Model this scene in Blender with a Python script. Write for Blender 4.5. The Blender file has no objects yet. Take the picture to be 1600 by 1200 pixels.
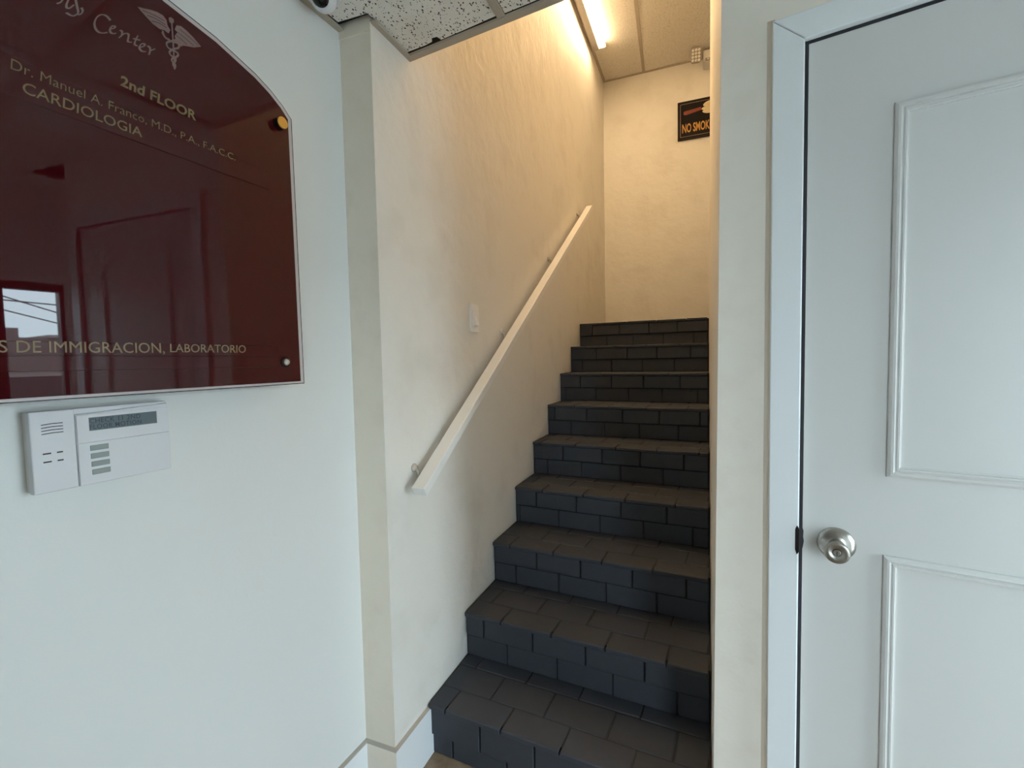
import bpy, bmesh, math, random
from mathutils import Vector, Matrix
random.seed(7)
S = bpy.context.scene
C = S.collection

# ------------------------------------------------------------------ camera, sky, light, exposure
cam_d = bpy.data.cameras.new('camera'); cam = bpy.data.objects.new('camera', cam_d); C.objects.link(cam)
R_ = Vector((0.9273, 0.3738, -0.0200)); F_ = Vector((-0.3743, 0.9257, -0.0540))
R_.normalize(); F_ = (F_ - R_ * F_.dot(R_)).normalized(); U_ = R_.cross(F_)
M = Matrix.Identity(4)
for i in range(3):
    M[i][0] = R_[i]; M[i][1] = U_[i]; M[i][2] = -F_[i]
M.translation = Vector((0, 0, 1.3695))
cam.matrix_world = M
cam_d.sensor_width = 36; cam_d.lens = 16.645; cam_d.clip_start = 0.02; cam_d.clip_end = 300
S.camera = cam

w = bpy.data.worlds.new('overcast_sky'); S.world = w; w.use_nodes = True
nt = w.node_tree; nt.nodes.clear()
out = nt.nodes.new('ShaderNodeOutputWorld'); bg = nt.nodes.new('ShaderNodeBackground')
tc = nt.nodes.new('ShaderNodeTexCoord'); nz = nt.nodes.new('ShaderNodeTexNoise'); cr = nt.nodes.new('ShaderNodeValToRGB')
nz.inputs['Scale'].default_value = 3.0; nz.inputs['Detail'].default_value = 4
cr.color_ramp.elements[0].position = .3; cr.color_ramp.elements[0].color = (.62, .80, 1, 1)
cr.color_ramp.elements[1].position = .65; cr.color_ramp.elements[1].color = (.80, .91, 1, 1)
nt.links.new(tc.outputs['Generated'], nz.inputs['Vector']); nt.links.new(nz.outputs['Fac'], cr.inputs['Fac'])
nt.links.new(cr.outputs['Color'], bg.inputs['Color']); nt.links.new(bg.outputs[0], out.inputs[0])
bg.inputs['Strength'].default_value = 18.2

# sky portals at the glazed entrance and the added back window: they only guide the sampling of the sky
def portal(name, x, y0, y1, z0, z1, rot):
    l = bpy.data.lights.new(name, 'AREA'); l.shape = 'RECTANGLE'; l.size = z1 - z0; l.size_y = y1 - y0
    l.cycles.is_portal = True
    o = bpy.data.objects.new(name, l); C.objects.link(o)
    o.location = (x, (y0 + y1) / 2, (z0 + z1) / 2); o.rotation_euler = rot
portal('entrance_portal', 1.72, .3, 1.2, 0.0, 1.9, (0, math.pi / 2, 0))
bp_ = bpy.data.lights.new('added_window_portal', 'AREA'); bp_.shape = 'RECTANGLE'; bp_.size = .6; bp_.size_y = 2.1; bp_.cycles.is_portal = True
bo_ = bpy.data.objects.new('added_window_portal', bp_); C.objects.link(bo_); bo_.location = (1.2, -1.52, 1.05); bo_.rotation_euler = (math.pi / 2, 0, 0)
LAMP = 58.0
S.view_settings.view_transform = 'Standard'; S.view_settings.look = 'None'
S.view_settings.gamma = 1; S.view_settings.use_curve_mapping = False
S.view_settings.exposure = 0.0

# ------------------------------------------------------------------ materials
def new_mat(name):
    m = bpy.data.materials.new(name); m.use_nodes = True
    return m, m.node_tree, m.node_tree.nodes['Principled BSDF']
def mat(name, col, rough=.5, metal=0, spec=.5, bump=None, vary=None, emit=None, coat=0, fleck=None):
    """bump=[(scale, strength, distance)...]; vary=(scale, colour2, lo, hi); fleck=(scale, colour, threshold)"""
    m, t, b = new_mat(name); N = t.nodes; L = t.links
    b.inputs['Base Color'].default_value = (*col, 1); b.inputs['Roughness'].default_value = rough
    b.inputs['Metallic'].default_value = metal; b.inputs['Specular IOR Level'].default_value = spec
    b.inputs['Coat Weight'].default_value = coat; b.inputs['Coat Roughness'].default_value = .03
    g = N.new('ShaderNodeNewGeometry')
    last = None
    if vary:
        n = N.new('ShaderNodeTexNoise'); n.inputs['Scale'].default_value = vary[0]; n.inputs['Detail'].default_value = 5
        L.new(g.outputs['Position'], n.inputs['Vector'])
        r = N.new('ShaderNodeMapRange'); r.inputs[1].default_value = vary[2]; r.inputs[2].default_value = vary[3]
        L.new(n.outputs['Fac'], r.inputs[0])
        x = N.new('ShaderNodeMix'); x.data_type = 'RGBA'
        x.inputs[6].default_value = (*col, 1); x.inputs[7].default_value = (*vary[1], 1)
        L.new(r.outputs[0], x.inputs[0]); last = x.outputs[2]
    if fleck:
        v = N.new('ShaderNodeTexVoronoi'); v.inputs['Scale'].default_value = fleck[0]
        mp = N.new('ShaderNodeMapping'); mp.inputs['Scale'].default_value = fleck[3] if len(fleck) > 3 else (1, 1, 1)
        n2 = N.new('ShaderNodeTexNoise'); n2.inputs['Scale'].default_value = fleck[0] * .6
        mx = N.new('ShaderNodeMix'); mx.data_type = 'VECTOR'; mx.inputs[0].default_value = .012
        L.new(g.outputs['Position'], mx.inputs[4]); L.new(g.outputs['Position'], n2.inputs['Vector']); L.new(n2.outputs['Color'], mx.inputs[5])
        L.new(mx.outputs[1], mp.inputs['Vector']); L.new(mp.outputs[0], v.inputs['Vector'])
        n3 = N.new('ShaderNodeTexWhiteNoise'); L.new(v.outputs['Color'], n3.inputs['Vector'])
        th = N.new('ShaderNodeMath'); th.operation = 'MULTIPLY'; th.inputs[1].default_value = fleck[2]
        L.new(n3.outputs['Value'], th.inputs[0])
        lt = N.new('ShaderNodeMath'); lt.operation = 'LESS_THAN'
        L.new(v.outputs['Distance'], lt.inputs[0]); L.new(th.outputs[0], lt.inputs[1])
        x = N.new('ShaderNodeMix'); x.data_type = 'RGBA'
        if last: L.new(last, x.inputs[6])
        else: x.inputs[6].default_value = (*col, 1)
        x.inputs[7].default_value = (*fleck[1], 1); L.new(lt.outputs[0], x.inputs[0]); last = x.outputs[2]
    if last: L.new(last, b.inputs['Base Color'])
    prev = None
    for sc, st, di in (bump or []):
        n = N.new('ShaderNodeTexNoise'); n.inputs['Scale'].default_value = sc; n.inputs['Detail'].default_value = 4
        L.new(g.outputs['Position'], n.inputs['Vector'])
        bp = N.new('ShaderNodeBump'); bp.inputs['Strength'].default_value = st; bp.inputs['Distance'].default_value = di
        L.new(n.outputs['Fac'], bp.inputs['Height'])
        if prev: L.new(prev.outputs[0], bp.inputs['Normal'])
        prev = bp
    if prev: L.new(prev.outputs[0], b.inputs['Normal'])
    if emit:
        b.inputs['Emission Color'].default_value = (*emit[0], 1); b.inputs['Emission Strength'].default_value = emit[1]
    return m
MT = {}
MT['wall'] = mat('white_wall_paint', (.80, .80, .775), .42, bump=[(90, .12, .002), (5, .25, .01)])
MT['cream'] = mat('cream_paint', (.90, .83, .73), .5, bump=[(60, .2, .003), (7, .3, .01)], vary=(14, (.85, .77, .67), .5, .8))
MT['jog'] = mat('cream_warm_lit', (.90, .81, .68), .5, bump=[(60, .2, .003), (7, .3, .01)], vary=(14, (.85, .75, .62), .5, .8))  # cream with this face's warmer, less blue light put into the colour
MT['plaster'] = mat('rough_cream_plaster', (.82, .785, .72), .55, bump=[(130, .25, .002), (24, .38, .004), (6, .7, .012)], vary=(5, (.74, .70, .63), .52, .8))
MT['trim'] = mat('white_gloss_trim', (.82, .84, .85), .3, bump=[(40, .06, .002)])
MT['band2'] = mat('beige_backing_paint', (.78, .68, .57), .5)
MT['cap'] = mat('taupe_trim', (.50, .45, .39), .5)
MT['door'] = mat('door_paint', (.66, .645, .62), .32, bump=[(160, .08, .001), (14, .1, .004)])
MT['stairpaint'] = mat('charcoal_masonry_paint', (.045, .049, .060), .5, spec=.28, bump=[(220, .15, .001), (35, .3, .003)], vary=(18, (.053, .056, .063), .5, .75))
MT['joint'] = mat('charcoal_joint', (.012, .012, .013), .6)
MT['tile'] = mat('fissured_ceiling_tile', (.86, .82, .75), .9, bump=[(200, .3, .002)], vary=(7, (.78, .73, .65), .5, .75), fleck=(165, (.05, .045, .04), .42, (1, .55, 1)))
MT['tile2'] = mat('sand_ceiling_tile', (.80, .755, .68), .9, bump=[(300, .4, .002)], fleck=(190, (.42, .37, .30), .42))
MT['grid'] = mat('ceiling_grid_metal', (.45, .39, .31), .5)
MT['plenum'] = mat('plenum_shade', (.012, .011, .01), .9)  # near-black colour stands for the unlit void above the tiles
MT['floor'] = mat('brown_stone_tile', (.21, .13, .075), .45, bump=[(60, .2, .002)], vary=(16, (.36, .25, .155), .38, .62))
MT['grout'] = mat('grout', (.12, .09, .07), .8)
MT['red'] = mat('dark_red_glass', (.052, .0025, .0045), .015, spec=.5)
MT['redstrip'] = mat('red_name_strip', (.056, .003, .005), .03, spec=.5)
MT['rim'] = mat('pale_acrylic_rim', (.60, .53, .52), .2)
MT['rimdark'] = mat('dark_acrylic_edge', (.03, .025, .025), .2)
MT['gold'] = mat('gold_lettering', (.25, .165, .08), .45, metal=.1)
MT['silver'] = mat('rose_silver_lettering', (.24, .15, .14), .4, metal=.1)
MT['brass'] = mat('brass_cap', (.75, .45, .10), .3, metal=.7)
MT['plastic'] = mat('white_plastic', (.74, .74, .76), .4)
MT['plasticold'] = mat('yellowed_plastic', (.76, .72, .65), .5)
MT['switchp'] = mat('ivory_switch_plastic', (.90, .87, .84), .3)
MT['lcd'] = mat('lcd_screen', (.125, .16, .175), .25)
MT['lcdtext'] = mat('lcd_characters', (.02, .03, .045), .4)
MT['key'] = mat('grey_rubber', (.31, .35, .33), .6)
MT['slot'] = mat('dark_slot', (.03, .03, .035), .7)  # dark slots; in the door gap the colour stands for shade
MT['steel'] = mat('brushed_steel', (.44, .41, .37), .31, metal=1, bump=[(120, .05, .0005)])
MT['rail'] = mat('cream_rail_paint', (.85, .835, .80), .35, bump=[(50, .1, .002)])
MT['brk'] = mat('bracket_metal', (.50, .46, .41), .4, metal=.3)
MT['black'] = mat('black_gloss', (.008, .006, .006), .15)
MT['board'] = mat('black_brown_board', (.005, .003, .003), .6, spec=.2)
MT['frame'] = mat('dark_brown_frame', (.014, .005, .005), .5, spec=.3)
MT['goldline'] = mat('gold_print', (.55, .28, .06), .5)
MT['paleline'] = mat('pale_print', (.45, .33, .2), .5)
MT['cigar'] = mat('cigar_print', (.20, .035, .014), .5)
MT['cream2'] = mat('ivory_print', (.68, .58, .36), .5)
MT['led'] = mat('led_lens', (.9, .88, .82), .12)
MT['lampw'] = mat('white_enamel', (.78, .76, .72), .4)
MT['lampg'] = mat('lamp_housing', (.36, .33, .29), .5)
MT['tube'] = mat('warm_lamp_tube', (1, .95, .85), .4, emit=((1, .72, .41), LAMP))
MT['added_tube'] = mat('added_lamp_tube', (1, .95, .85), .4, emit=((1, .72, .41), LAMP * .35))  # glow of the added landing light
MT['alu'] = mat('dark_bronze_frame', (.05, .045, .04), .4, metal=.5)
MT['stucco'] = mat('pinkish_stucco', (.20, .155, .14), .9, bump=[(4, .2, .02)])
MT['band'] = mat('pale_stucco', (.36, .30, .28), .9)
MT['pavement'] = mat('pale_bounce_pavement', (.55, .54, .52), .9, bump=[(20, .3, .01)])  # kept pale to bounce daylight indoors
MT['asphalt'] = mat('asphalt', (.05, .05, .052), .9, bump=[(20, .3, .01)])
MT['concrete'] = mat('dark_concrete', (.06, .05, .05), .9)
MT['cable'] = mat('cable', (.03, .03, .03), .7)
def glass():
    m, t, b = new_mat('window_glass'); N = t.nodes; L = t.links; N.remove(b)
    o = N['Material Output']; a = N.new('ShaderNodeBsdfTransparent'); g = N.new('ShaderNodeBsdfGlossy'); g.inputs['Roughness'].default_value = 0
    a.inputs[0].default_value = (.94, .97, .96, 1)
    f = N.new('ShaderNodeFresnel'); f.inputs[0].default_value = 1.45; x = N.new('ShaderNodeMixShader')
    L.new(f.outputs[0], x.inputs[0]); L.new(a.outputs[0], x.inputs[1]); L.new(g.outputs[0], x.inputs[2]); L.new(x.outputs[0], o.inputs[0])
    return m
MT['glass'] = glass()

# ------------------------------------------------------------------ helpers
def wloc(o):
    v = Vector((0, 0, 0))
    while o is not None: v = v + o.location; o = o.parent
    return v
def obj(name, verts, faces, m, parent=None, smooth=False, bevel=0, mats=None, seg=1):
    off = wloc(parent) if parent is not None else Vector((0, 0, 0))
    me = bpy.data.meshes.new(name)
    me.from_pydata([tuple(Vector(v) - off) for v in verts], [], faces)
    bm = bmesh.new(); bm.from_mesh(me)
    bmesh.ops.recalc_face_normals(bm, faces=bm.faces)
    if bevel: bmesh.ops.bevel(bm, geom=list(bm.edges), offset=bevel, segments=seg, affect='EDGES', profile=.5, clamp_overlap=True)
    bm.to_mesh(me); bm.free()
    if smooth:
        for p_ in me.polygons: p_.use_smooth = True
    for k in ([m] if mats is None else mats): me.materials.append(MT[k])
    o = bpy.data.objects.new(name, me); C.objects.link(o)
    if parent is not None: o.parent = parent
    return o
def thing(name, label, cat, loc=(0, 0, 0), group=None):
    o = bpy.data.objects.new(name, None); C.objects.link(o); o.location = loc; o.empty_display_size = .05
    o['label'] = label; o['category'] = cat
    if group: o['group'] = group
    return o
def tag(o, label, cat, group=None):
    o['label'] = label; o['category'] = cat
    if group: o['group'] = group
    return o
def st(o, label=None):
    o['kind'] = 'structure'
    if label: o['label'] = label
    return o
class MB:
    def __init__(s): s.v = []; s.f = []
    def add(s, v, f):
        n = len(s.v); s.v += [tuple(q) for q in v]; s.f += [tuple(i + n for i in q) for q in f]; return s
    def prism(s, poly, z0, z1):
        """horizontal polygon [(x,y)], extruded in z; z0/z1 numbers"""
        n = len(poly); v = [(x, y, z0) for x, y in poly] + [(x, y, z1) for x, y in poly]
        f = [tuple(range(n))[::-1], tuple(range(n, 2 * n))] + [(i, (i + 1) % n, n + (i + 1) % n, n + i) for i in range(n)]
        return s.add(v, f)
    def box(s, x0, x1, y0, y1, z0, z1): return s.prism([(x0, y0), (x1, y0), (x1, y1), (x0, y1)], z0, z1)
    def fbox(s, fr, u0, u1, v0, v1, h0, h1):
        return s.fpoly(fr, [(u0, v0), (u1, v0), (u1, v1), (u0, v1)], h0, h1)
    def fpoly(s, fr, poly, h0, h1):
        n = len(poly); v = [fr(a, b, h0) for a, b in poly] + [fr(a, b, h1) for a, b in poly]
        f = [tuple(range(n))[::-1], tuple(range(n, 2 * n))] + [(i, (i + 1) % n, n + (i + 1) % n, n + i) for i in range(n)]
        return s.add(v, f)
    def lathe(s, c, axis, prof, n=32):
        """prof [(r, h)] along axis from c"""
        ax = Vector(axis).normalized(); a = ax.orthogonal().normalized(); b = ax.cross(a); c = Vector(c)
        v = []; f = []
        for r, h in prof:
            for i in range(n):
                t_ = 2 * math.pi * i / n; v.append(c + ax * h + (a * math.cos(t_) + b * math.sin(t_)) * max(r, 1e-5))
        for k in range(len(prof) - 1):
            for i in range(n):
                j = (i + 1) % n; f.append((k * n + i, k * n + j, (k + 1) * n + j, (k + 1) * n + i))
        f.append(tuple(range(n))[::-1]); f.append(tuple(range((len(prof) - 1) * n, len(prof) * n)))
        return s.add(v, f)
    def tube(s, pts, r, n=8):
        pts = [Vector(q) for q in pts]; v = []; f = []
        for k, q in enumerate(pts):
            d = (pts[min(k + 1, len(pts) - 1)] - pts[max(k - 1, 0)]).normalized(); a = d.orthogonal().normalized(); b = d.cross(a)
            for i in range(n):
                t_ = 2 * math.pi * i / n; v.append(q + (a * math.cos(t_) + b * math.sin(t_)) * r)
        for k in range(len(pts) - 1):
            for i in range(n):
                j = (i + 1) % n; f.append((k * n + i, k * n + j, (k + 1) * n + j, (k + 1) * n + i))
        f.append(tuple(range(n))[::-1]); f.append(tuple(range((len(pts) - 1) * n, len(pts) * n)))
        return s.add(v, f)
    def nib(s, fr, pts, nu, nv, h):
        """flat calligraphic stroke: a broad nib (vector nu,nv) dragged along pts"""
        for (a, b), (c, d) in zip(pts, pts[1:]):
            P = [(a - nu, b - nv), (a + nu, b + nv), (c + nu, d + nv), (c - nu, d - nv)]
            s.add([fr(x, y, h) for x, y in P], [(0, 1, 2, 3)])
        return s
    def ribbon(s, fr, pts, wd, h):
        L_ = []; n = len(pts)
        for k in range(n):
            a = pts[max(k - 1, 0)]; b = pts[min(k + 1, n - 1)]; dx, dy = b[0] - a[0], b[1] - a[1]; l = math.hypot(dx, dy) or 1
            w_ = (wd[k] if isinstance(wd, (list, tuple)) else wd) / 2
            L_.append(((pts[k][0] - dy / l * w_, pts[k][1] + dx / l * w_), (pts[k][0] + dy / l * w_, pts[k][1] - dx / l * w_)))
        v = [fr(*q, h) for e in L_ for q in e]
        return s.add(v, [(2 * k, 2 * k + 1, 2 * k + 3, 2 * k + 2) for k in range(n - 1)])
    def build(s, name, m, parent=None, **k): return obj(name, s.v, s.f, m, parent, **k)
def frame(P0, t, n):
    P0 = Vector(P0); t = Vector(t).normalized(); n = Vector(n).normalized()
    return lambda u, v, h=0.0: tuple(Vector((P0.x, P0.y, 0)) + t * u + n * h + Vector((0, 0, v)))
def smooth_pts(p, it=2):
    for _ in range(it):
        q = [p[0]]
        for a, b in zip(p, p[1:]):
            q.append((a[0] * .75 + b[0] * .25, a[1] * .75 + b[1] * .25)); q.append((a[0] * .25 + b[0] * .75, a[1] * .25 + b[1] * .75))
        q.append(p[-1]); p = q
    return p
def text(name, s, fr, quad, m, parent, h=.001, bold=0.0, th=.0004, space=1.0):
    """writing fitted to the quad [bottom-left, bottom-right, top-right, top-left] of frame coordinates"""
    cu = bpy.data.curves.new(name, 'FONT'); cu.body = s; cu.size = 1; cu.offset = bold; cu.extrude = .01; cu.resolution_u = 3
    cu.space_character = space
    to = bpy.data.objects.new(name, cu); C.objects.link(to)
    bpy.context.view_layer.update()
    me = bpy.data.meshes.new_from_object(to.evaluated_get(bpy.context.evaluated_depsgraph_get()))
    xs = [v.co.x for v in me.vertices]; ys = [v.co.y for v in me.vertices]; x0, x1, y0, y1 = min(xs), max(xs), min(ys), max(ys)
    off = wloc(parent); A, B, Cc, D = quad
    for v in me.vertices:
        a = (v.co.x - x0) / (x1 - x0); b = (v.co.y - y0) / (y1 - y0); hh = h + (th if v.co.z > 0 else -th)
        u = (A[0] * (1 - a) + B[0] * a) * (1 - b) + (D[0] * (1 - a) + Cc[0] * a) * b
        z = (A[1] * (1 - a) + B[1] * a) * (1 - b) + (D[1] * (1 - a) + Cc[1] * a) * b
        v.co = Vector(fr(u, z, hh)) - off
    bpy.data.objects.remove(to); me.materials.clear(); me.materials.append(MT[m])
    o = bpy.data.objects.new(name, me); C.objects.link(o); o.parent = parent
    return o
def boxmesh(cache, sx, sy, sz, m, bev=.0022):
    k = (round(sx, 3), round(sy, 3), round(sz, 3), m)
    if k not in cache:
        o = MB().box(-sx / 2, sx / 2, -sy / 2, sy / 2, -sz / 2, sz / 2).build('piece', m, bevel=bev)
        cache[k] = o.data; bpy.data.objects.remove(o)
    return cache[k]

# ------------------------------------------------------------------ dimensions
XL = -.8841                 # plastered left wall of the stairwell
YJ = 1.16                   # where it steps out from the lobby wall
AW = math.radians(2.5)      # the lobby's left wall runs slightly off square
def xw(y): return -.995 + (y - YJ) * math.tan(AW)
def xr(z): return .0245 + .0075 * min(z, 2.1)
AD = -.1924                 # the door wall is angled
DU, DN = (math.cos(AD), math.sin(AD), 0), (math.sin(AD), -math.cos(AD), 0)   # along, towards the room
DF = frame((.034, 1.25, 0), DU, DN)
ZC, ZU = 2.34, 3.9665
def yf(x): return 1.357 - .106 * (x - XL)    # front edge of the low ceiling

# ------------------------------------------------------------------ structure
yb = -1.35
st(MB().prism([(xw(YJ), YJ), (xw(yb), yb), (xw(yb) - .15, yb), (xw(yb) - .15, YJ)], -.1, 2.6).build('wall_left', 'wall'))
o = MB().prism([(XL, YJ), (XL, 4.65), (-1.25, 4.65), (-1.25, YJ)], -.1, 4.1).build('wall_stair_left', 'plaster', mats=['plaster', 'jog'])
for p_ in o.data.polygons:
    if abs(p_.normal.y + 1) < .01: p_.material_index = 1
st(o)
st(MB().box(-1.25, 1.5, 4.65, 4.8, -.1, 4.1).build('wall_stair_back', 'plaster'))
# stairwell's right wall, leaning a little
mb = MB(); z_ = [-.1, 2.1, 4.1]; v = []
for z in z_:
    q0 = DF(0, z, 0); v += [(xr(z), 1.25, z), (xr(z), 3.62, z), (.17, 3.62, z), (.17, 1.245, z)]
f = [(3, 2, 1, 0), (8, 9, 10, 11)]
for k in range(2):
    for i in range(4): f.append((4 * k + i, 4 * k + (i + 1) % 4, 4 * k + 4 + (i + 1) % 4, 4 * k + 4 + i))
st(mb.add(v, f).build('wall_stair_right', 'cream'))
st(MB().box(1.35, 1.5, 3.5, 4.65, -.1, 4.1).build('wall_landing_right', 'plaster'))
st(MB().box(.17, 1.35, 3.5, 3.62, -.1, 4.1).build('wall_landing_front', 'plaster'))
# fascia wall standing on the low ceiling's front edge, facing the stairs
st(MB().prism([(XL, yf(XL)), (.05, yf(.05)), (.05, yf(.05) - .018), (XL, yf(XL) - .018)], ZC + .031, 4.1).build('wall_fascia', 'plaster'))
# door wall
D0, D1, DT = .1778, .9365, 2.0275
mb = MB()
def DFx(a, b, h=0.0):       # wall face, its left edge following the leaning corner
    x, y, z = DF(a, b, h)
    if a == 0: x = xr(b) + (0 if h == 0 else .02)
    return (x, y, z)
mb.fpoly(DFx, [(0, -.1), (D0 - .015, -.1), (D0 - .015, 2.5), (0, 2.5)], 0, -.12)
mb.fbox(DF, D0 - .015, D1 + .015, DT + .012, 2.5, 0, -.12)
mb.fbox(DF, D1 + .015, 1.02, -.1, 2.5, 0, -.12)
st(mb.build('wall_front', 'cream'))
q = DF(1.02, 0, 0)
st(MB().prism([(q[0], q[1]), (q[0], 1.35), (q[0] - .12, 1.35), (q[0] - .12, q[1] + .06)], -.1, 2.5).build('wall_front_return', 'wall'))
st(MB().box(q[0], 1.8, 1.30, 1.42, -.1, 2.5).build('wall_front_side', 'wall'))
# entrance wall with its glazing
GX, GY0, GY1, GZ0, GZ1 = 1.6, .34, 1.19, .0, 1.80
mb = MB(); mb.box(GX, GX + .12, GY1, 1.42, -.1, 2.5); mb.box(GX, GX + .12, yb, GY0, -.1, 2.5)
mb.box(GX, GX + .12, GY0, GY1, GZ1 + .04, 2.5)
st(mb.build('wall_right', 'wall'))
BX0, BX1, BZ = .86, 1.48, 2.05
st(MB().box(xw(yb) - .15, BX0, yb - .15, yb, -.1, 2.6).box(BX1, 1.8, yb - .15, yb, -.1, 2.6).box(BX0, BX1, yb - .15, yb, BZ, 2.6).build('wall_back', 'wall'))
# floor with tiles
fl = st(MB().box(-1.3, 1.75, yb - .1, 1.6, -.12, -.004).build('floor', 'grout'))
fc = {}
T = .33
for i in range(-4, 6):
    for j in range(-5, 5):
        x0, x1 = max(i * T + .06, xw(0) - .06), min(i * T + .06 + T, 1.6); y0, y1 = max(j * T + .10, yb), min(j * T + .10 + T, 1.42)
        if x1 - x0 < .03 or y1 - y0 < .03: continue
        me = boxmesh(fc, x1 - x0 - .005, y1 - y0 - .005, .01, 'floor', .001)
        t_ = bpy.data.objects.new('tile', me); C.objects.link(t_); t_.parent = fl; t_.location = ((x0 + x1) / 2, (y0 + y1) / 2, -.005)
# baseboards: white board, taupe top edge
def baseboard(name, poly_pts, zt, m='trim'):
    """poly_pts: wall line points then the same points offset into the room"""
    b = st(MB().prism(poly_pts, 0, zt).build(name, m))
    MB().prism(poly_pts, zt, zt + .004).build('top_edge', 'cap', b)
    return b
bt = .013
baseboard('baseboard_left', [(xw(YJ), YJ), (xw(yb), yb), (xw(yb) + bt, yb), (xw(YJ) + bt, YJ - bt), ], .166)
baseboard('baseboard_jog', [(xw(YJ), YJ), (XL, YJ), (XL + bt, YJ - bt), (xw(YJ) + bt, YJ - bt)], .166, 'jog')  # this board's warmer light is put into its colour too
baseboard('baseboard_stair', [(XL, YJ), (XL, 1.36), (XL + bt, 1.36), (XL + bt, YJ - bt)], .168)
baseboard('baseboard_back', [(xw(yb), yb), (BX0, yb), (BX0, yb + bt), (xw(yb), yb + bt)], .166)

# low ceiling
cl = st(MB().prism([(-1.25, yb), (1.7, yb), (1.7, 1.42), (.05, 1.42), (.05, yf(.05) - .001), (XL - .01, yf(XL) - .001), (XL - .3, yf(XL) - .001)], ZC + .02, ZC + .03).build('ceiling', 'plenum'))
gx = [XL - .25, -.535, .075, .685, 1.295, 1.75]; gy = [yb, -1.08, -.47, .14, .75, 1.5]
def tile_poly(name, poly, z0, m, par): return MB().prism(poly, z0, z0 + .014).build(name, m, par)
yo = .027
# front-row tiles, the first with a broken corner
e = .0135
tile_poly('ceiling_tile', [(xw(.76) + .012, .764), (-.535 - e, .764), (-.535 - e, yf(-.535) - yo - .002), (-.66, yf(-.66) - yo), (-.742, yf(-.742) - yo + .001), (-.748, yf(-.75) - yo - .016),
    (-.765, yf(-.76) - yo - .018), (-.773, yf(-.772) - yo - .005), (-.80, yf(-.8) - yo - .002), (XL + .010, yf(XL) - yo - .006), (XL + .010, 1.138), (-.975, 1.132)], ZC + .004, 'tile', cl)
tile_poly('ceiling_tile', [(-.535 + e, .764), (.075 - e, .764), (.045, yf(.03) - yo), (-.535 + e, yf(-.52) - yo)], ZC + .004, 'tile', cl)
for i in range(5):
    for j in range(4 + (1 if i >= 2 else 0)):
        x0 = gx[i] + e if i else xw((gy[j] + gy[j + 1]) / 2) + .02; x1 = min(gx[i + 1] - e, 1.585); y0 = gy[j] + e; y1 = min(gy[j + 1] - e, 1.29)
        if j == 4 and x0 < 1.0:
            fy = lambda x: 1.25 - .1949 * (x - .034) - .004
            tile_poly('ceiling_tile', [(x0, y0), (x1, y0), (x1, fy(x1)), (x0, fy(x0))], ZC + .004, 'tile', cl); continue
        if x1 > x0 + .02: tile_poly('ceiling_tile', [(x0, y0), (x1, y0), (x1, y1), (x0, y1)], ZC + .004, 'tile', cl)
for x in gx[1:-1]:
    MB().box(x - .012, x + .012, yb, (yf(x) - .015) if x < 0 else 1.2 if x < .1 else 1.05, ZC, ZC + .004).build('grid_bar', 'grid', cl)
for y in gy[1:-1]:
    MB().box(xw(y) + .01, 1.6, y - .012, y + .012, ZC - .0005, ZC + .0035).build('grid_bar', 'grid', cl)
# wall angles and the drip-painted edge trim at the stair opening
MB().prism([(xw(YJ), YJ), (xw(yb), yb), (xw(yb) + .02, yb), (xw(YJ) + .02, YJ)], ZC - .004, ZC).build('wall_angle', 'grid', cl)
MB().prism([(xw(YJ), YJ), (XL + .002, YJ), (XL + .002, YJ - .003), (xw(YJ), YJ - .003)], ZC - .026, ZC + .01).build('wall_angle', 'jog', cl)
MB().prism([(XL, YJ - .003), (XL, yf(XL)), (XL + .017, yf(XL) - .01), (XL + .017, YJ - .003)], ZC - .004, ZC).build('wall_angle', 'grid', cl)
MB().prism([(XL, yf(XL) + .003), (.038, yf(.038) + .003), (.038, yf(.038) - .022), (XL, yf(XL) - .022)], ZC - .003, ZC + .004).build('edge_trim', 'grid', cl)

# high ceiling over the stairs
cu_ = st(MB().box(-1.25, 1.5, 1.2, 4.8, ZU + .02, ZU + .14).build('ceiling', 'plenum'))
def bx(y): return -.4627 - (y - 3.70) * .0515
ys = [1.2, 2.0, 3.2, 4.64]
for k in range(3):
    y0, y1 = ys[k] + .013, ys[k + 1] - .013
    MB().prism([(XL + .022, y0), (bx(y0) - .013, y0), (bx(y1) - .013, y1), (XL + .022, y1)], ZU + .003, ZU + .017).build('ceiling_tile', 'tile2', cu_)
    MB().prism([(bx(y0) + .013, y0), (bx(y0) + .60, y0), (bx(y1) + .60, y1), (bx(y1) + .013, y1)], ZU + .003, ZU + .017).build('ceiling_tile', 'tile2', cu_)
    if k == 2:
        for a in (.62, 1.23): MB().prism([(bx(y0) + a + .013, 3.63), (min(bx(y0) + a + .60, 1.34), 3.63), (min(bx(y1) + a + .60, 1.34), y1), (bx(y1) + a + .013, y1)], ZU + .003, ZU + .017).build('ceiling_tile', 'tile2', cu_)
MB().prism([(bx(1.25) - .012, 1.25), (bx(1.25) + .012, 1.25), (bx(4.65) + .012, 4.65), (bx(4.65) - .012, 4.65)], ZU, ZU + .004).build('grid_bar', 'grid', cu_)
MB().prism([(bx(3.62) + .605, 3.62), (bx(3.62) + .629, 3.62), (bx(4.65) + .629, 4.65), (bx(4.65) + .605, 4.65)], ZU, ZU + .004).build('grid_bar', 'grid', cu_)
for y in ys[1:3]: MB().box(XL, .04, y - .012, y + .012, ZU - .0005, ZU + .0035).build('grid_bar', 'grid', cu_)
MB().box(XL, XL + .02, 1.3, 4.65, ZU - .002, ZU + .003).build('wall_angle', 'grid', cu_)
MB().box(XL, 1.35, 4.628, 4.65, ZU - .003, ZU + .002).build('wall_angle', 'grid', cu_)

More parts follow.
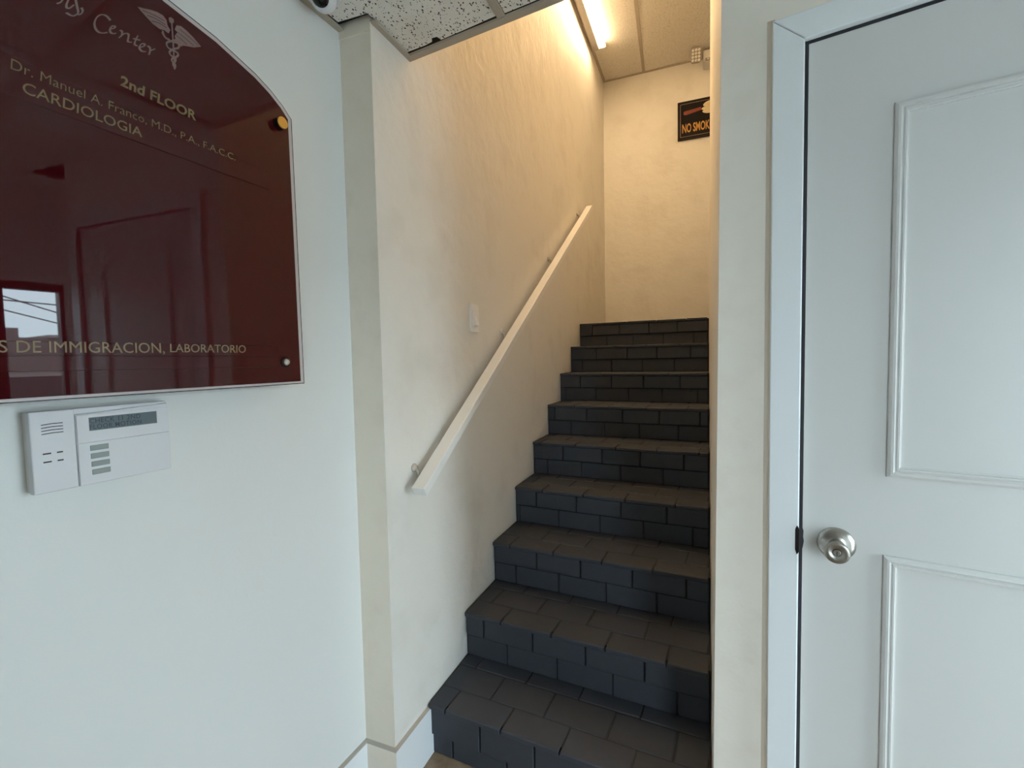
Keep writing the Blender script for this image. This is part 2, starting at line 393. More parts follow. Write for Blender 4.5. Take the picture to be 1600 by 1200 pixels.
# ------------------------------------------------------------------ staircase
Y1, TR, SK = 1.3417, .2806, .0634 / .9138
ANG = -math.atan(SK)
def zt(k): return .1836 + .18 * k
def zb(k): return 0 if k == 0 else zt(k - 1)
def yn(k, x): return Y1 + TR * k - SK * (x - XL)
def XEk(k): return xr(zb(k)) - .0006
XW = XL + .0012
stair = thing('staircase', 'steep brick staircase painted charcoal grey, climbing between plastered walls', 'staircase', (XL, Y1, 0))
mb = MB(); J = .0035
for k in range(9):
    back = 4.65 if k == 8 else Y1 + TR * (k + 1) + .05
    XE = XEk(k)
    back -= .002
    mb.prism([(XW, yn(k, XL) + .020 + J), (XE, yn(k, XE) + .020 + J), (XE, back - (0 if k == 8 else .06)), (XW, back)], zb(k) - (0 if k == 0 else .0), zt(k) - J)
# solid infill below
for k in range(1, 9):
    XE = XEk(k)
    mb.prism([(XW, yn(k, XL) + .03), (XE, yn(k, XE) + .03), (XE, 4.648), (XW, 4.648)], 0 if k == 1 else zb(k) - .18, zb(k))
mb.build('stair_body', 'joint', stair)
st(MB().box(XEk(8) + .001, 1.35, 3.62, 4.65, 1.3, zt(8) - .002).build('floor_landing', 'stairpaint'))
bc = {}
def bricks(k, y0, dy, z0, z1, joints, proud=0):
    """a course of bricks between the x joints; y0 = front offset from nosing line"""
    XE = XEk(k)
    XE -= .003
    js = [XW + .0045] + [x for x in joints if XL + .02 < x < XE - .02] + [XE]
    for a, b in zip(js, js[1:]):
        sx = (b - a - .005) / math.cos(ANG); sz = z1 - z0; cx = (a + b) / 2
        me = boxmesh(bc, sx, dy, sz, 'stairpaint', .0028)
        t_ = bpy.data.objects.new('brick', me); C.objects.link(t_); t_.parent = stair
        t_.location = Vector((cx, yn(k, cx) + y0 + dy / 2 + random.uniform(-.001, .001), (z0 + z1) / 2 + random.uniform(-.0006, .0006))) - stair.location
        t_.rotation_euler = (random.uniform(-.004, .004), random.uniform(-.003, .003), ANG + random.uniform(-.003, .003))
P_ = .2055
def jl(ph): return [ph + P_ * i for i in range(-6, 8)]
phT = [-.803, -.72, -.79, -.73, -.83, -.70, -.80, -.76, -.72]
phR = [-.685, -.80, -.6725, -.76, -.70, -.84, -.745, -.69, -.78]
for k in range(9):
    jt = [x + random.uniform(-.006, .006) for x in jl(phT[k])]; jr = [x + random.uniform(-.006, .006) for x in jl(phR[k])]
    jr2 = [x + random.uniform(-.006, .006) for x in jl(phR[k] + P_ / 2)]; jt2 = [x + random.uniform(-.006, .006) for x in jl(phT[k] + .115)]
    z0 = zb(k); zm = .068 if k == 0 else z0 + .083
    bricks(k, .018, .03, z0 + .001, zm, jr2)
    bricks(k, .008, .03, zm + .005, zt(k) - .017, jr)
    bricks(k, 0, .106, zt(k) - .0165, zt(k), jt)
    if k < 8:
        bricks(k, .111, .121, zt(k) - .0165, zt(k), jt2)
        bricks(k, .237, .075, zt(k) - .0165, zt(k), jt)
    elif k == 8:
        bricks(k, .111, .121, zt(k) - .0165, zt(k), jt2)

# ------------------------------------------------------------------ handrail
H0 = Vector((0, 1.24, .97)); H1 = Vector((0, 3.73, 2.55)); hd = (H1 - H0).normalized(); hn = Vector((0, -hd.z, hd.y))
hr = thing('handrail', 'square cream painted wooden handrail sloping up the left stairwell wall', 'handrail', (XL, 1.24, .97))
a, b, th = -.850, -.803, .031
top = [H0, H1]
v = []
for P, ex in ((H0, 0), (H1, 1)):
    for x, d in ((a, 0), (b, 0), (b, -th), (a, -th)):
        q = P + hn * d
        if ex: q = q + hd * (-d * .8)
        v.append((x, q.y, q.z))
rail = obj('rail', v, [(0, 1, 2, 3), (7, 6, 5, 4), (0, 4, 5, 1), (1, 5, 6, 2), (2, 6, 7, 3), (3, 7, 4, 0)], 'rail', hr, bevel=.0025, seg=2)
for s_ in (.027, .329, .632, .93):
    q = H0.lerp(H1, s_); u_ = q + hn * (-th)
    mb = MB()
    mb.lathe((XL, q.y, q.z + .004), (1, 0, 0), [(.014, 0), (.014, .004), (.011, .008), (.008, .012)], 16)
    mb.tube([(XL + .006, q.y, q.z + .004), (XL + .016, q.y, q.z - .008), (XL + .022, q.y + .004, q.z - .048), (-.845, u_.y, u_.z - .012), (-.826, u_.y, u_.z - .003)], .006)
    mb.tube([(-.826, u_.y - hd.y * .02, u_.z - hd.z * .02 - .001), (-.826, u_.y + hd.y * .02, u_.z + hd.z * .02 - .001)], .0045, 6)
    mb.build('bracket', 'brk', hr, smooth=True)

# ------------------------------------------------------------------ light switch
SWF = frame((XL, 0, 0), (0, 1, 0), (1, 0, 0))
sw = thing('light_switch', 'cream toggle light switch on the plaster wall left of the handrail', 'switch', (XL, 1.7725, 1.54))
MB().fbox(SWF, 1.736, 1.809, 1.482, 1.597, 0, .009).build('cover_plate', 'switchp', sw, bevel=.002, seg=2)
MB().fbox(SWF, 1.7555, 1.7895, 1.506, 1.573, .008, .0115).build('switch_frame', 'switchp', sw, bevel=.001)
MB().add([SWF(1.764, 1.510, .010), SWF(1.781, 1.510, .010), SWF(1.781, 1.547, .010), SWF(1.764, 1.547, .010),
          SWF(1.765, 1.508, .026), SWF(1.780, 1.508, .026), SWF(1.780, 1.540, .013), SWF(1.765, 1.540, .013)],
         [(0, 3, 2, 1), (4, 5, 6, 7), (0, 1, 5, 4), (1, 2, 6, 5), (2, 3, 7, 6), (3, 0, 4, 7)]).build('toggle', 'switchp', sw, bevel=.0008)
for z in (1.582, 1.497): MB().lathe(SWF(1.7725, z, .0085), (1, 0, 0), [(.003, 0), (.003, .0012), (.0015, .0018)], 10).build('screw', 'switchp', sw)

# ------------------------------------------------------------------ door with casing and knob
door = st(MB().fbox(DF, D0, D1, .012, DT, .0, -.038).build('door_1', 'door', bevel=.0008), 'white painted two panel door with a brushed steel knob')
# stop and jamb, with the gap's shade put into their dark colour
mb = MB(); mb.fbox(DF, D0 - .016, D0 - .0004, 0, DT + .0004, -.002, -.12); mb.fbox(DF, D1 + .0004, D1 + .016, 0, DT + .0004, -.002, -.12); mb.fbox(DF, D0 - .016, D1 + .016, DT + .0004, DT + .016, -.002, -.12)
st(mb.build('trim_1', 'slot'), 'door jamb coloured dark to stand for the shade in the gap')
def moulding(u0, u1, v0, v1):
    prof = [(0, 0), (.001, .005), (.006, .0085), (.0105, .009), (.0135, .0055), (.015, .0055), (.0165, .0075), (.0195, .0075), (.021, .003), (.0235, .0025), (.0235, 0)]
    mb = MB(); vv = []; n = len(prof)
    for cu2, cv, su, sv in ((u0, v0, 1, 1), (u1, v0, -1, 1), (u1, v1, -1, -1), (u0, v1, 1, -1)):
        for o_, h_ in prof: vv.append(DF(cu2 + su * o_, cv + sv * o_, h_))
    ff = []
    for c_ in range(4):
        d_ = (c_ + 1) % 4
        for i in range(n - 1): ff.append((c_ * n + i, d_ * n + i, d_ * n + i + 1, c_ * n + i + 1))
    mb.add(vv, ff); return mb.build('panel_moulding', 'door', door)
moulding(D0 + .1465, D1 - .1465, 1.109, 1.861)
moulding(D0 + .1445, D1 - .1465, .17, .944)
# casing boards, mitred
c0, c1, c2, cth = .1125, .1710, 2.0905, .017
cz = 2.0325
k0, k1 = D1 + (D0 - c1), D1 + (D0 - c0)
def casing(poly): return st(MB().fpoly(DF, poly, 0, cth).build('trim_2', 'trim', bevel=.0025, seg=2))
cs = casing([(c0, 0), (c1, 0), (c1, cz), (c0 - .002, c2)]); cs['label'] = 'white door casing board between the stair opening and the door'
casing([(k0, 0), (k1, 0), (k1, c2), (k0, cz)])['label'] = 'white door casing board on the hinge side'
casing([(c0 - .0015, c2 + .0008), (c1 + .0003, cz + .0009), (k0, cz + .0009), (k1, c2 + .0008)])['label'] = 'white head casing above the door'
st(MB().add([DF(*q) for q in [(.0985, 0, 0), (c0 + .001, 0, 0), (c0 + .001, 0, .012), (c0 - .002, 0, .0125), (c0 - .006, 0, .006), (.0985, c2 + .013, 0), (c0 + .001, c2 + .013, 0), (c0 + .001, c2 + .004, .012), (c0 - .002, c2 + .005, .0125), (c0 - .006, c2 + .009, .006)]],
   [(0, 1, 2, 3, 4), (9, 8, 7, 6, 5)] + [(i, (i + 1) % 5, 5 + (i + 1) % 5, 5 + i) for i in range(5)]).build('trim_3', 'band2'), 'narrow beige backing strip along the outer side of the door casing')
# strike: chipped dark recess at the latch
MB().fpoly(DF, [(D0 - .006, .972), (D0 - .001, .978), (D0 + .0022, .968), (D0 + .0015, .955), (D0 + .003, .945), (D0 + .001, .93), (D0 - .002, .922), (D0 - .0055, .93)], 0.0002, .0012).build('latch_chip', 'slot', door)
MB().fpoly(DF, [(c1 - .0065, .975), (c1 - .003, .984), (c1 + .0015, .975), (c1 + .0015, .925), (c1 - .003, .917), (c1 - .0065, .928)], cth - .002, cth + .0012).build('strike_plate', 'frame', door, bevel=.0006)
kc = DF(.2410, .9510, 0)
kb = MB().lathe(kc, DN, [(.0355, 0), (.0358, .002), (.0345, .004), (.031, .0085), (.0255, .0125), (.0215, .014), (.0195, .016)], 40).build('knob_rose', 'steel', door, smooth=True)
kn = MB().lathe(kc, DN, [(.0150, .012), (.0155, .020), (.0178, .032), (.0205, .044), (.0226, .055), (.0226, .0595), (.0212, .0615), (.012, .0580), (.0085, .0570)], 40).build('door_knob', 'steel', door, smooth=True)
MB().lathe(kc, DN, [(.0080, .0560), (.0080, .0580)], 24).build('lock_ring', 'slot', kn)
MB().lathe(kc, DN, [(.0068, .0565), (.0068, .0590), (.006, .0596)], 24).build('lock_cylinder', 'steel', kn)
kf = frame((kc[0], kc[1], 0), DU, DN)
MB().fbox(kf, -.0008, .0008, kc[2] - .005, kc[2] + .003, .0592, .0600).build('keyway', 'slot', kn)

# ------------------------------------------------------------------ entrance glazing
gf = st(MB().box(GX + .03, GX + .09, GY0, GY0 + .05, GZ0, GZ1 + .04).box(GX + .03, GX + .09, GY1 - .02, GY1, GZ0, GZ1 + .04)
   .box(GX + .03, GX + .09, GY0 + .05, GY1 - .02, GZ1, GZ1 + .04).box(GX + .03, GX + .09, .905, .945, GZ0, GZ1)
   .box(GX + .03, GX + .09, GY0 + .05, GY1 - .02, GZ0, GZ0 + .08).build('window_1', 'alu'), 'dark framed glazed entrance')
for y0, y1 in ((GY0 + .05, .905), (.945, GY1 - .02)):
    MB().box(GX + .055, GX + .061, y0, y1, GZ0 + .08, GZ1).build('pane', 'glass', gf)
MB().tube([(GX + .0, .84, .8), (GX - .03, .84, .82), (GX - .03, .84, 1.18), (GX + .0, .84, 1.2)], .01).tube([(GX, .84, .8), (GX + .04, .84, .8)], .01).tube([(GX, .84, 1.2), (GX + .04, .84, 1.2)], .01).build('pull_handle', 'steel', gf, smooth=True)

gb = st(MB().box(BX0, BX0 + .05, yb - .1, yb - .04, 0, BZ).box(BX1 - .05, BX1, yb - .1, yb - .04, 0, BZ).box(BX0 + .05, BX1 - .05, yb - .1, yb - .04, BZ - .05, BZ)
   .box(BX0 + .05, BX1 - .05, yb - .1, yb - .04, 0, .08).build('window_added', 'alu'), 'added dark framed window, unseen behind the viewer, for more daylight')  # window added to light the door, jog and risers from behind
for x0, x1 in ((BX0 + .05, BX1 - .05),): MB().box(x0, x1, yb - .073, yb - .067, .08, BZ - .05).build('pane', 'glass', gb)

# ------------------------------------------------------------------ directory sign
SD = math.radians(4.5)
SF = frame((-.93, .90, 0), (math.sin(SD), math.cos(SD), 0), (math.cos(SD), -math.sin(SD), 0))
ds = thing('directory_sign', 'large dark red glass directory sign with an arched top on the left wall', 'sign', SF(-.45, 1.65, -.03))
half = [(-.0075, 1.9560), (-.0259, 1.9747), (-.055, 1.9945), (-.0901, 2.012), (-.1757, 2.0408), (-.2766, 2.0605), (-.36, 2.0705), (-.45, 2.074)]
def outline(e):
    pts = []
    for i, (u, z) in enumerate(half):
        # push outwards along the outline's normal
        a_ = half[max(i - 1, 0)]; b_ = half[min(i + 1, len(half) - 1)]
        dx, dz = b_[0] - a_[0], b_[1] - a_[1]; l = math.hypot(dx, dz)
        nx, nz_ = dz / l, -dx / l
        if i == len(half) - 1: nx, nz_ = 0, 1
        pts.append((u + nx * e, z + nz_ * e))
    pts[0] = (-.0075 + e, 1.9560 + e * .45)
    r_ = [(-.0035 + e, 1.3235 - (e * .5))] + pts
    return r_ + [(-.9 - u, z) for u, z in reversed(r_[:-1])]
MB().fpoly(SF, outline(0), -.001, 0).build('glass_panel', 'red', ds)
MB().fpoly(SF, outline(.0095), -.0035, -.0012).build('backing_sheet', 'rim', ds)
MB().fpoly(SF, outline(.0135), -.0060, -.0036).build('dark_edge', 'rimdark', ds)
for q in ([(-.9 + .12, 1.786), (-.0679, 1.7708), (-.0686, 1.8098), (-.9 + .12, 1.861)], [(-.84, 1.3925), (-.1179 + .053, 1.3868), (-.0614, 1.4105), (-.84, 1.411)], [(-.84, 1.3675), (-.064, 1.3603), (-.0645, 1.3845), (-.84, 1.3905)]):
    MB().fpoly(SF, q, .0001, .0016).build('name_strip', 'redstrip', ds, bevel=.0004)
text('lettering', '2nd FLOOR', SF, [(-.3548, 1.8655), (-.2266, 1.8590), (-.2245, 1.8775), (-.3520, 1.8845)], 'gold', ds, bold=.022)
text('lettering', 'Dr. Manuel A. Franco, M.D., P.A., F.A.C.C.', SF, [(-.4969, 1.8175), (-.1480, 1.8070), (-.1475, 1.8215), (-.4949, 1.8357)], 'gold', ds, h=.002, bold=-.012)
text('lettering', 'CARDIOLOGIA', SF, [(-.4854, 1.7905), (-.3254, 1.7870), (-.3247, 1.8035), (-.4834, 1.8080)], 'gold', ds, h=.002)
text('lettering', 'S DE IMMIGRACION,', SF, [(-.5330, 1.3905), (-.3090, 1.3900), (-.3090, 1.4118), (-.5325, 1.4118)], 'gold', ds, h=.002)
text('lettering', 'LABORATORIO', SF, [(-.2995, 1.3945), (-.1460, 1.3935), (-.1451, 1.4102), (-.2990, 1.4112)], 'gold', ds, h=.002)
G = {"C":[[-0.3632,1.9704],[-0.3678,1.9751],[-0.375,1.9739],[-0.3825,1.9652],[-0.387,1.9533],[-0.3867,1.9443],[-0.3824,1.9395],[-0.3752,1.9419],[-0.3685,1.9476]],"e":[[-0.3648,1.955],[-0.3554,1.9628],[-0.3586,1.9651],[-0.3638,1.9588],[-0.3655,1.9512],[-0.3619,1.9486],[-0.3559,1.9534]],"n1":[[-0.3496,1.9624],[-0.3455,1.962],[-0.3486,1.9516]],"n2":[[-0.3521,1.9477],[-0.3421,1.9621],[-0.336,1.9637],[-0.3373,1.9562],[-0.3394,1.9482],[-0.3324,1.9512]],"t":[[-0.3218,1.969],[-0.3259,1.9588],[-0.329,1.9492],[-0.3237,1.9498]],"t1":[[-0.3293,1.9598],[-0.3186,1.9626]],"e2":[[-0.3193,1.9498],[-0.3098,1.958],[-0.3133,1.961],[-0.319,1.9544],[-0.3215,1.9475],[-0.3169,1.9437],[-0.3104,1.9473]],"r":[[-0.307,1.9596],[-0.3016,1.9586],[-0.3051,1.9446]],"r1":[[-0.3028,1.9529],[-0.294,1.9614]],"y1":[[-0.4203,1.9685],[-0.4246,1.9553],[-0.4211,1.953],[-0.4133,1.965]],"y2":[[-0.4106,1.9747],[-0.4096,1.9665],[-0.4079,1.9568],[-0.4096,1.9522],[-0.4166,1.9444],[-0.4244,1.9457]],"y3":[[-0.4037,1.9666],[-0.4016,1.9634],[-0.4035,1.9569],[-0.4089,1.9517]],"tt":[[-0.4276,1.9638],[-0.4308,1.9574],[-0.4359,1.9525]],"staff":[[-0.2624,2.0282],[-0.2619,2.0119],[-0.2617,1.9933],[-0.2618,1.9745],[-0.2617,1.9578],[-0.2622,1.9408]],"ball":[[-0.2671,2.0337],[-0.2629,2.0372],[-0.258,2.0361],[-0.2584,2.0296],[-0.2626,2.025],[-0.2665,2.0268]],"wl":[[-0.3189,2.0213],[-0.3108,2.0238],[-0.2978,2.029],[-0.2864,2.032],[-0.2769,2.0318],[-0.2713,2.027],[-0.2699,2.0175],[-0.2653,2.012],[-0.2687,2.0038],[-0.2764,2.0055],[-0.2842,2.0029],[-0.2953,2.0054],[-0.306,2.0119],[-0.3147,2.0174]],"wr":[[-0.2535,2.0277],[-0.2452,2.0312],[-0.235,2.0288],[-0.2226,2.0231],[-0.2079,2.0133],[-0.2214,2.0043],[-0.2345,1.9992],[-0.2472,1.9942],[-0.2562,1.9954],[-0.2577,2.0061],[-0.2521,2.0156],[-0.257,2.0179]],"f1":[[-0.3119,2.0192],[-0.2906,2.0234],[-0.2755,2.0224]],"f2":[[-0.304,2.0152],[-0.289,2.0183],[-0.2739,2.0162]],"f3":[[-0.297,2.0095],[-0.2855,2.0133],[-0.2721,2.0121]],"g1":[[-0.2134,2.0124],[-0.2313,2.0192],[-0.2486,2.0235]],"g2":[[-0.2235,2.0068],[-0.2379,2.0121],[-0.2521,2.0156]],"g3":[[-0.2364,2.0013],[-0.2445,2.0052],[-0.2555,2.0083]],"sa":[[-0.2794,2.0027],[-0.2771,1.9928],[-0.2654,1.9912],[-0.2512,1.9951],[-0.2506,1.987],[-0.2621,1.9785],[-0.2706,1.9686],[-0.2669,1.9633],[-0.2579,1.964],[-0.2593,1.957],[-0.2646,1.951],[-0.263,1.9446]],"sb":[[-0.256,1.9986],[-0.2654,1.9912],[-0.2746,1.9839],[-0.2722,1.975],[-0.2623,1.9763],[-0.2522,1.9755],[-0.2557,1.9673],[-0.2651,1.9601],[-0.2665,1.9532],[-0.2586,1.9521],[-0.2622,1.9408]],"sc":[[-0.2806,1.9989],[-0.2752,1.9908],[-0.2673,1.9932]],"sd":[[-0.2427,1.9998],[-0.2472,1.9931],[-0.2534,1.9917]]}
mb = MB()
for k_ in ('C', 'e', 'n1', 'n2', 't', 't1', 'e2', 'r', 'r1', 'y1', 'y2', 'y3', 'tt'):
    mb.nib(SF, smooth_pts(G[k_]), .0017, .0017, .0012)
    mb.ribbon(SF, smooth_pts(G[k_]), .0016, .0011)
mb.build('lettering', 'silver', ds)
cad = MB().fpoly(SF, G['wl'], .0006, .0012).fpoly(SF, G['wr'], .0006, .0012).fpoly(SF, G['ball'], .0006, .0014)
cad.ribbon(SF, G['staff'], [.0030, .0032, .0030, .0028, .0022, .0012], .0016)
for k_ in ('sa', 'sb', 'sc', 'sd'): cad.ribbon(SF, smooth_pts(G[k_]), .0034, .0013)
ce = cad.build('winged_staff_emblem', 'silver', ds)
cad = MB()
for k_ in ('f1', 'f2', 'f3', 'g1', 'g2', 'g3'):
    cad.ribbon(SF, smooth_pts(G[k_]), .0010, .0015)
    off = [(u + .0018, z - .0022) for u, z in G[k_]]
cad.build('feather_lines', 'red', ce)
for u, z, gx_ in ((-.0365, 1.932, .028), (-.045, 1.3715, .010)):
    for sgn in (0, 1):
        uu = u if not sgn else -.9 - u
        off_w = SF(uu, z, 0)[0] - xw(SF(uu, z, 0)[1])
        MB().lathe(SF(uu, z, -off_w), SF(0, 0, 1) - Vector(SF(0, 0, 0)) if False else Vector(SF(0, 0, 1)) - Vector(SF(0, 0, 0)), [(.010, 0), (.010, off_w - .0125)], 20).build('standoff_barrel', 'brk', ds, smooth=False)
        ax_ = Vector(SF(0, 0, 1)) - Vector(SF(0, 0, 0))
        if gx_ > .02:
            MB().lathe(SF(uu, z, 0), ax_, [(.0135, 0), (.0135, .016)], 24).build('cap_stem', 'black', ds)
            MB().lathe(SF(uu, z, .016), ax_, [(.0135, 0), (.0135, .002), (.0125, .003)], 24).build('standoff_cap', 'brass', ds)
        else:
            MB().lathe(SF(uu, z, 0), ax_, [(.0128, 0), (.0128, .003), (.0105, .0045), (.0095, .0035)], 24).build('standoff_cap', 'frame', ds)
            MB().lathe(SF(uu, z, .003), ax_, [(.0085, 0), (.0070, .004), (.003, .0055)], 24).build('standoff_screw', 'brk', ds, smooth=True)

# ------------------------------------------------------------------ alarm keypad
KF = frame((xw(YJ), YJ, 0), (math.sin(AW), math.cos(AW), 0), (math.cos(AW), -math.sin(AW), 0))
kp = thing('alarm_keypad', 'white plastic alarm keypad with a small grey screen below the red sign', 'keypad', KF(-.648, 1.23, 0))
u0, u1, v0, v1 = -.7510, -.5450, 1.1634, 1.2985
MB().fbox(KF, u0 + .0015, u1 - .0015, v0 + .001, v1 - .001, 0, .014).build('back_case', 'plasticold', kp, bevel=.001)
MB().fbox(KF, u0, -.6925, v0, v1, .0125, .028).build('speaker_housing', 'plastic', kp, bevel=.0018, seg=2)
MB().fbox(KF, -.6925, u1, v0, v1, .0125, .0248).build('front_case', 'plastic', kp, bevel=.0015, seg=2)
# right body: sloping bezel top
body = MB().add([KF(-.6920, v0, .0125), KF(u1, v0, .0125), KF(u1, v1, .0125), KF(-.6920, v1, .0125),
                 KF(-.6920, v0, .0280), KF(u1, v0, .0280), KF(u1, v1 - .004, .0280), KF(-.6920, v1 - .012, .0280), ],
                [(3, 2, 1, 0), (4, 5, 6, 7), (0, 1, 5, 4), (1, 2, 6, 5), (2, 3, 7, 6), (3, 0, 4, 7)]).build('body', 'plastic', kp, bevel=.0012, seg=2)
MB().fbox(KF, -.6915, u1 + .0003, v0 + .0006, 1.2378, .0272, .0300).build('keypad_flap', 'plastic', kp, bevel=.0009)
# upper bezel around the screen
mb = MB()
mb.fbox(KF, -.6910, -.6742, 1.2395, 1.2855, .0275, .0300).fbox(KF, -.5661, u1 + .0003, 1.2395, 1.2865, .0275, .0300)
mb.fbox(KF, -.6742, -.5661, 1.2395, 1.2575, .0275, .0300).fbox(KF, -.6742, -.5661, 1.2808, 1.2862, .0275, .0300)
mb.build('screen_bezel', 'plastic', kp)
scr = MB().fbox(KF, -.6742, -.5661, 1.2575, 1.2808, .0276, .0284).build('screen', 'lcd', kp)
text('lettering', 'CHECK 11 2ND', KF, [(-.6725, 1.2702), (-.5935, 1.2702), (-.5935, 1.2788), (-.6725, 1.2788)], 'lcdtext', scr, h=.0287, th=.0001, bold=.004, space=1.1)
text('lettering', 'FLOOR MOTION', KF, [(-.6725, 1.2598), (-.5925, 1.2598), (-.5925, 1.2682), (-.6725, 1.2682)], 'lcdtext', scr, h=.0287, th=.0001, bold=.004, space=1.1)
for i in range(4):
    v_ = 1.2225 - i * .0142
    MB().fbox(KF, -.6750 + i * .0003, -.6478 + i * .0003, v_, v_ + .0092, .0296, .0312).build('function_key', 'key', kp, bevel=.0006)
for i in range(4):
    v_ = 1.2768 - i * .0051; MB().ribbon(KF, [(-.7370, v_ - .0008), (-.7230, v_ + .0003), (-.7089, v_)], .0013, .0284).build('speaker_slot', 'slot', kp)
for v_ in (1.2272, 1.2135):
    for a_, b_ in ((-.7370, -.7265), (-.7190, -.7112)):
        MB().fbox(KF, a_, b_, v_, v_ + .0022, .0279, .0283).build('indicator_slot', 'slot', kp)

# ------------------------------------------------------------------ no smoking sign
NF = frame((0, 4.65, 0), (1, 0, 0), (0, -1, 0))
ns = thing('no_smoking_sign', 'black no smoking sign with gold letters on the back wall above the landing', 'sign', (-.01, 4.65, 3.46))
MB().fbox(NF, -.2165, .172, 3.294, 3.628, .0005, .018).build('sign_board', 'frame', ns, bevel=.003, seg=2)
MB().fbox(NF, -.205, .1605, 3.3055, 3.6165, .0182, .0188).build('print_panel', 'board', ns)
mb = MB(); a_, b_, c_, d_, w_ = -.194, .1495, 3.318, 3.604, .0022
mb.fbox(NF, a_, b_, c_, c_ + w_, .0186, .0192).fbox(NF, a_, b_, d_ - w_, d_, .0186, .0192).fbox(NF, a_, a_ + w_, c_, d_, .0186, .0192).fbox(NF, b_ - w_, b_, c_, d_, .0186, .0192)
mb.build('border_line', 'paleline', ns)
text('lettering', 'NO SMOKING', NF, [(-.177, 3.352), (.132, 3.352), (.132, 3.430), (-.177, 3.430)], 'goldline', ns, h=.0192, bold=.02)
cg = MB().fpoly(NF, [(-.166, 3.512), (-.148, 3.505), (-.02, 3.526), (-.018, 3.552), (-.155, 3.540), (-.166, 3.534)], .0188, .0194).build('printed_cigar', 'cigar', ns)
mb = MB()
for uu, vv, au, av, ro in ((.035, 3.535, .052, .017, .05), (.04, 3.572, .045, .020, .25), (.04, 3.505, .050, .017, -.1), (.082, 3.545, .045, .042, 0)):
    mb.fpoly(NF, [(uu + au * math.cos(t_) * math.cos(ro) - av * math.sin(t_) * math.sin(ro), vv + au * math.cos(t_) * math.sin(ro) + av * math.sin(t_) * math.cos(ro)) for t_ in [i * math.pi / 10 for i in range(20)]], .0188, .0195 + .0002 * au * 10)
mb.build('printed_hand', 'cream2', ns)

# ------------------------------------------------------------------ emergency light
el = thing('emergency_light', 'white emergency light with a square multi bulb head above the no smoking sign', 'emergency light', (.16, 4.65, 3.9))
MB().box(-.005, .33, 4.50, 4.65, 3.865, 3.955).build('battery_case', 'lampw', el, bevel=.008, seg=2)
MB().box(.012, .315, 4.498, 4.501, 3.86, 3.885).build('test_panel', 'lampg', el)
MB().lathe((.035, 4.497, 3.873), (0, -1, 0), [(.007, 0), (.006, .004), (.003, .006)], 14).build('indicator_lamp', 'led', el, smooth=True)
for sx, x in ((-1, -.060), (1, .39)):
    ctr = Vector((x, 4.46, 3.905)); nrm = Vector((.15 * sx * -1 - .05, -1, -.35)).normalized(); tt = Vector((0, 0, 1)).cross(nrm).normalized(); vv = nrm.cross(tt)
    def HF(u, v, h, ctr=ctr, nrm=nrm, tt=tt, vv=vv): return tuple(ctr + tt * u + vv * v + nrm * h)
    r_ = .043; oc = [(r_ * sgx, r_ * 1.28 * sgy) for sgx, sgy in ((-1, -.62), (-.72, -1), (.72, -1), (1, -.62), (1, .62), (.72, 1), (-.72, 1), (-1, .62))]
    hd_ = MB().fpoly(HF, oc, -.03, .0).build('lamp_head', 'lampg', el, bevel=.003)
    for i in range(3):
        for j in range(4):
            MB().lathe(HF(-.025 + i * .025, -.0375 + j * .025, 0), nrm, [(.0115, 0), (.0105, .004), (.006, .008), (.001, .0095)], 10).build('bulb_lens', 'led', hd_, smooth=True)
    MB().tube([HF(0, 0, -.03), (ctr.x - sx * .025, 4.52, 3.915), (ctr.x - sx * .07, 4.54, 3.915)], .012, 10).build('swivel_arm', 'lampw', el, smooth=True)

# ------------------------------------------------------------------ strip light on the high ceiling
sl = thing('strip_light', 'long warm strip light glowing on the high ceiling along the left wall', 'lamp', (-.80, 2.9, ZU))
MB().box(-.858, -.806, 1.72, 4.085, ZU - .046, ZU - .0035).box(-.7555, -.7525, 1.72, 4.085, ZU - .022, ZU - .0035).build('lamp_housing', 'lampg', sl, bevel=.002)  # right lip added and left side deepened to shade ceiling and wall
MB().box(-.804, -.756, 1.73, 4.075, ZU - .040, ZU - .0035).build('lamp_diffuser', 'tube', sl, bevel=.008, seg=2)
MB().box(-.862, -.752, 4.075, 4.088, ZU - .042, ZU - .0035).build('end_cap', 'lampg', sl, bevel=.002)

added_sl = thing('strip_light', 'added warm strip light, unseen on the landing ceiling, to brighten the back wall', 'lamp', (.85, 4.1, ZU))  # unseen lamp added to brighten the back wall and high ceiling
MB().box(.79, .91, 3.72, 4.50, ZU - .016, ZU - .0035).build('lamp_housing', 'lampg', added_sl, bevel=.002)
MB().box(.805, .895, 3.74, 4.48, ZU - .04, ZU - .0165).build('lamp_diffuser', 'added_tube', added_sl, bevel=.008, seg=2)

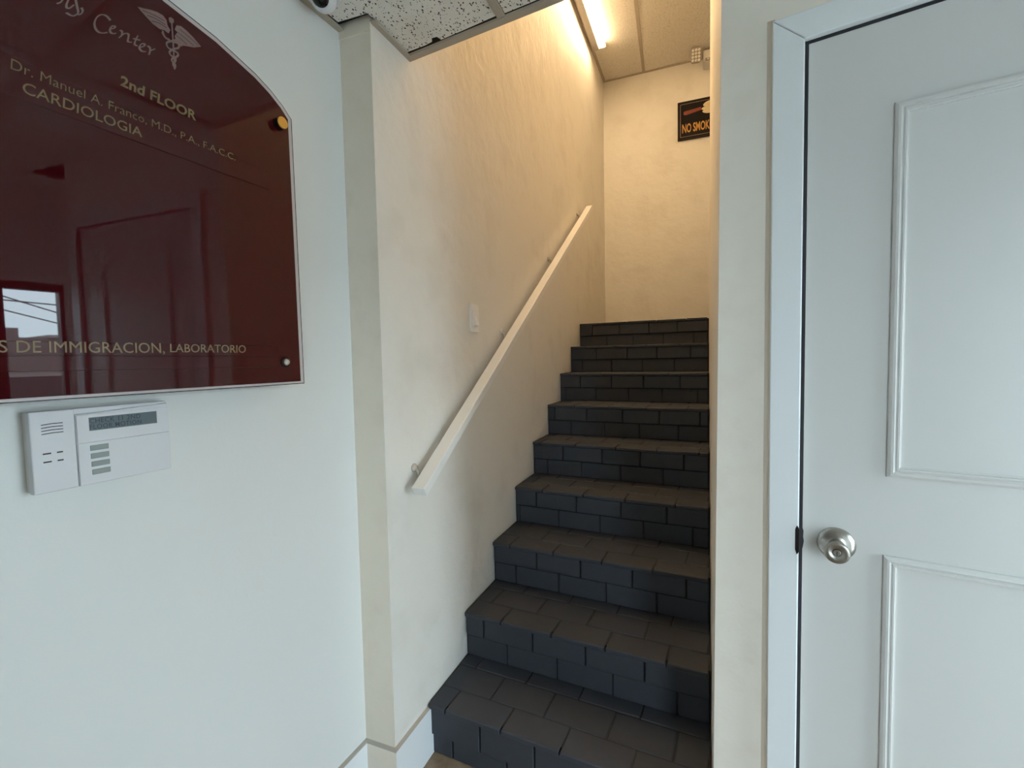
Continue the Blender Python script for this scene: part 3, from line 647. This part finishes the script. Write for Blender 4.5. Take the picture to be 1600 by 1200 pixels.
# ------------------------------------------------------------------ security camera
sc_ = thing('security_camera', 'small white dome security camera with a black lens at the ceiling corner', 'security camera', (-.925, 1.0, ZC))
cx_, cy_ = -.925, 1.022
MB().lathe((cx_, cy_, ZC - .0045), (0, 0, -1), [(.044, 0), (.044, .008), (.042, .013), (.036, .016)], 32).build('base_ring', 'plastic', sc_, smooth=False)
ax_ = Vector((.35, -.95, -.62)).normalized(); c_ = Vector((cx_, cy_, ZC - .018))
MB().lathe(c_ - ax_ * .034, ax_, [(.004, 0), (.018, .005), (.028, .015), (.0335, .030), (.0325, .042), (.028, .052), (.024, .056)], 28).build('eyeball', 'plastic', sc_, smooth=True)
MB().lathe(c_ + ax_ * .021, ax_, [(.022, 0), (.022, .0025), (.015, .0055), (.006, .007)], 24).build('lens', 'black', sc_, smooth=True)

# ------------------------------------------------------------------ outside the entrance, seen mirrored in the sign
st(MB().box(10, 80, -40, 40, -.3, -.12).build('ground', 'asphalt'))
st(MB().box(1.72, 10, -40, 40, -.3, -.02).box(-12, 1.72, -40, yb - .15, -.3, -.02).build('pavement', 'pavement'))  # pale strip added to bounce daylight up to the lobby ceiling and walls
bd = thing('building', 'low pinkish brown stucco building across the street, mirrored in the red sign', 'building', (30, 8, -.12))
MB().box(30, 38, 7.55, 24, -.12, 2.85).build('low_wing', 'stucco', bd)
MB().box(30, 38, -6, 7.55, -.12, 3.3).build('tall_wing', 'stucco', bd)
MB().box(29.85, 30, -6, 24, .95, 1.12).build('wall_band', 'band', bd)
MB().box(29.9, 38.1, 8.6, 24, 2.85, 3.0).build('parapet', 'band', bd)
tag(MB().box(26, 26.2, -6, 24, -.12, .95).build('garden_wall', 'concrete'), 'low dark wall along the street, mirrored at the bottom of the red sign', 'wall')
for i, (y0, z0, y1, z1, lb) in enumerate(((0, 3.9, 16, 3.55, 'nearly level overhead cable, mirrored high in the red sign'), (2, 4.9, 14, -.2 + 1.4, 'overhead cable falling to the right, mirrored in the red sign'), (-2, 5.6, 15, .9, 'lowest overhead cable, mirrored in the red sign'))):
    pts = [(20 + i * .6, y0 + (y1 - y0) * t_ / 12, z0 + (z1 - z0) * t_ / 12 - .25 * math.sin(math.pi * t_ / 12)) for t_ in range(13)]
    tag(MB().tube(pts, .022, 6).build('power_cable', 'cable'), lb, 'cable')
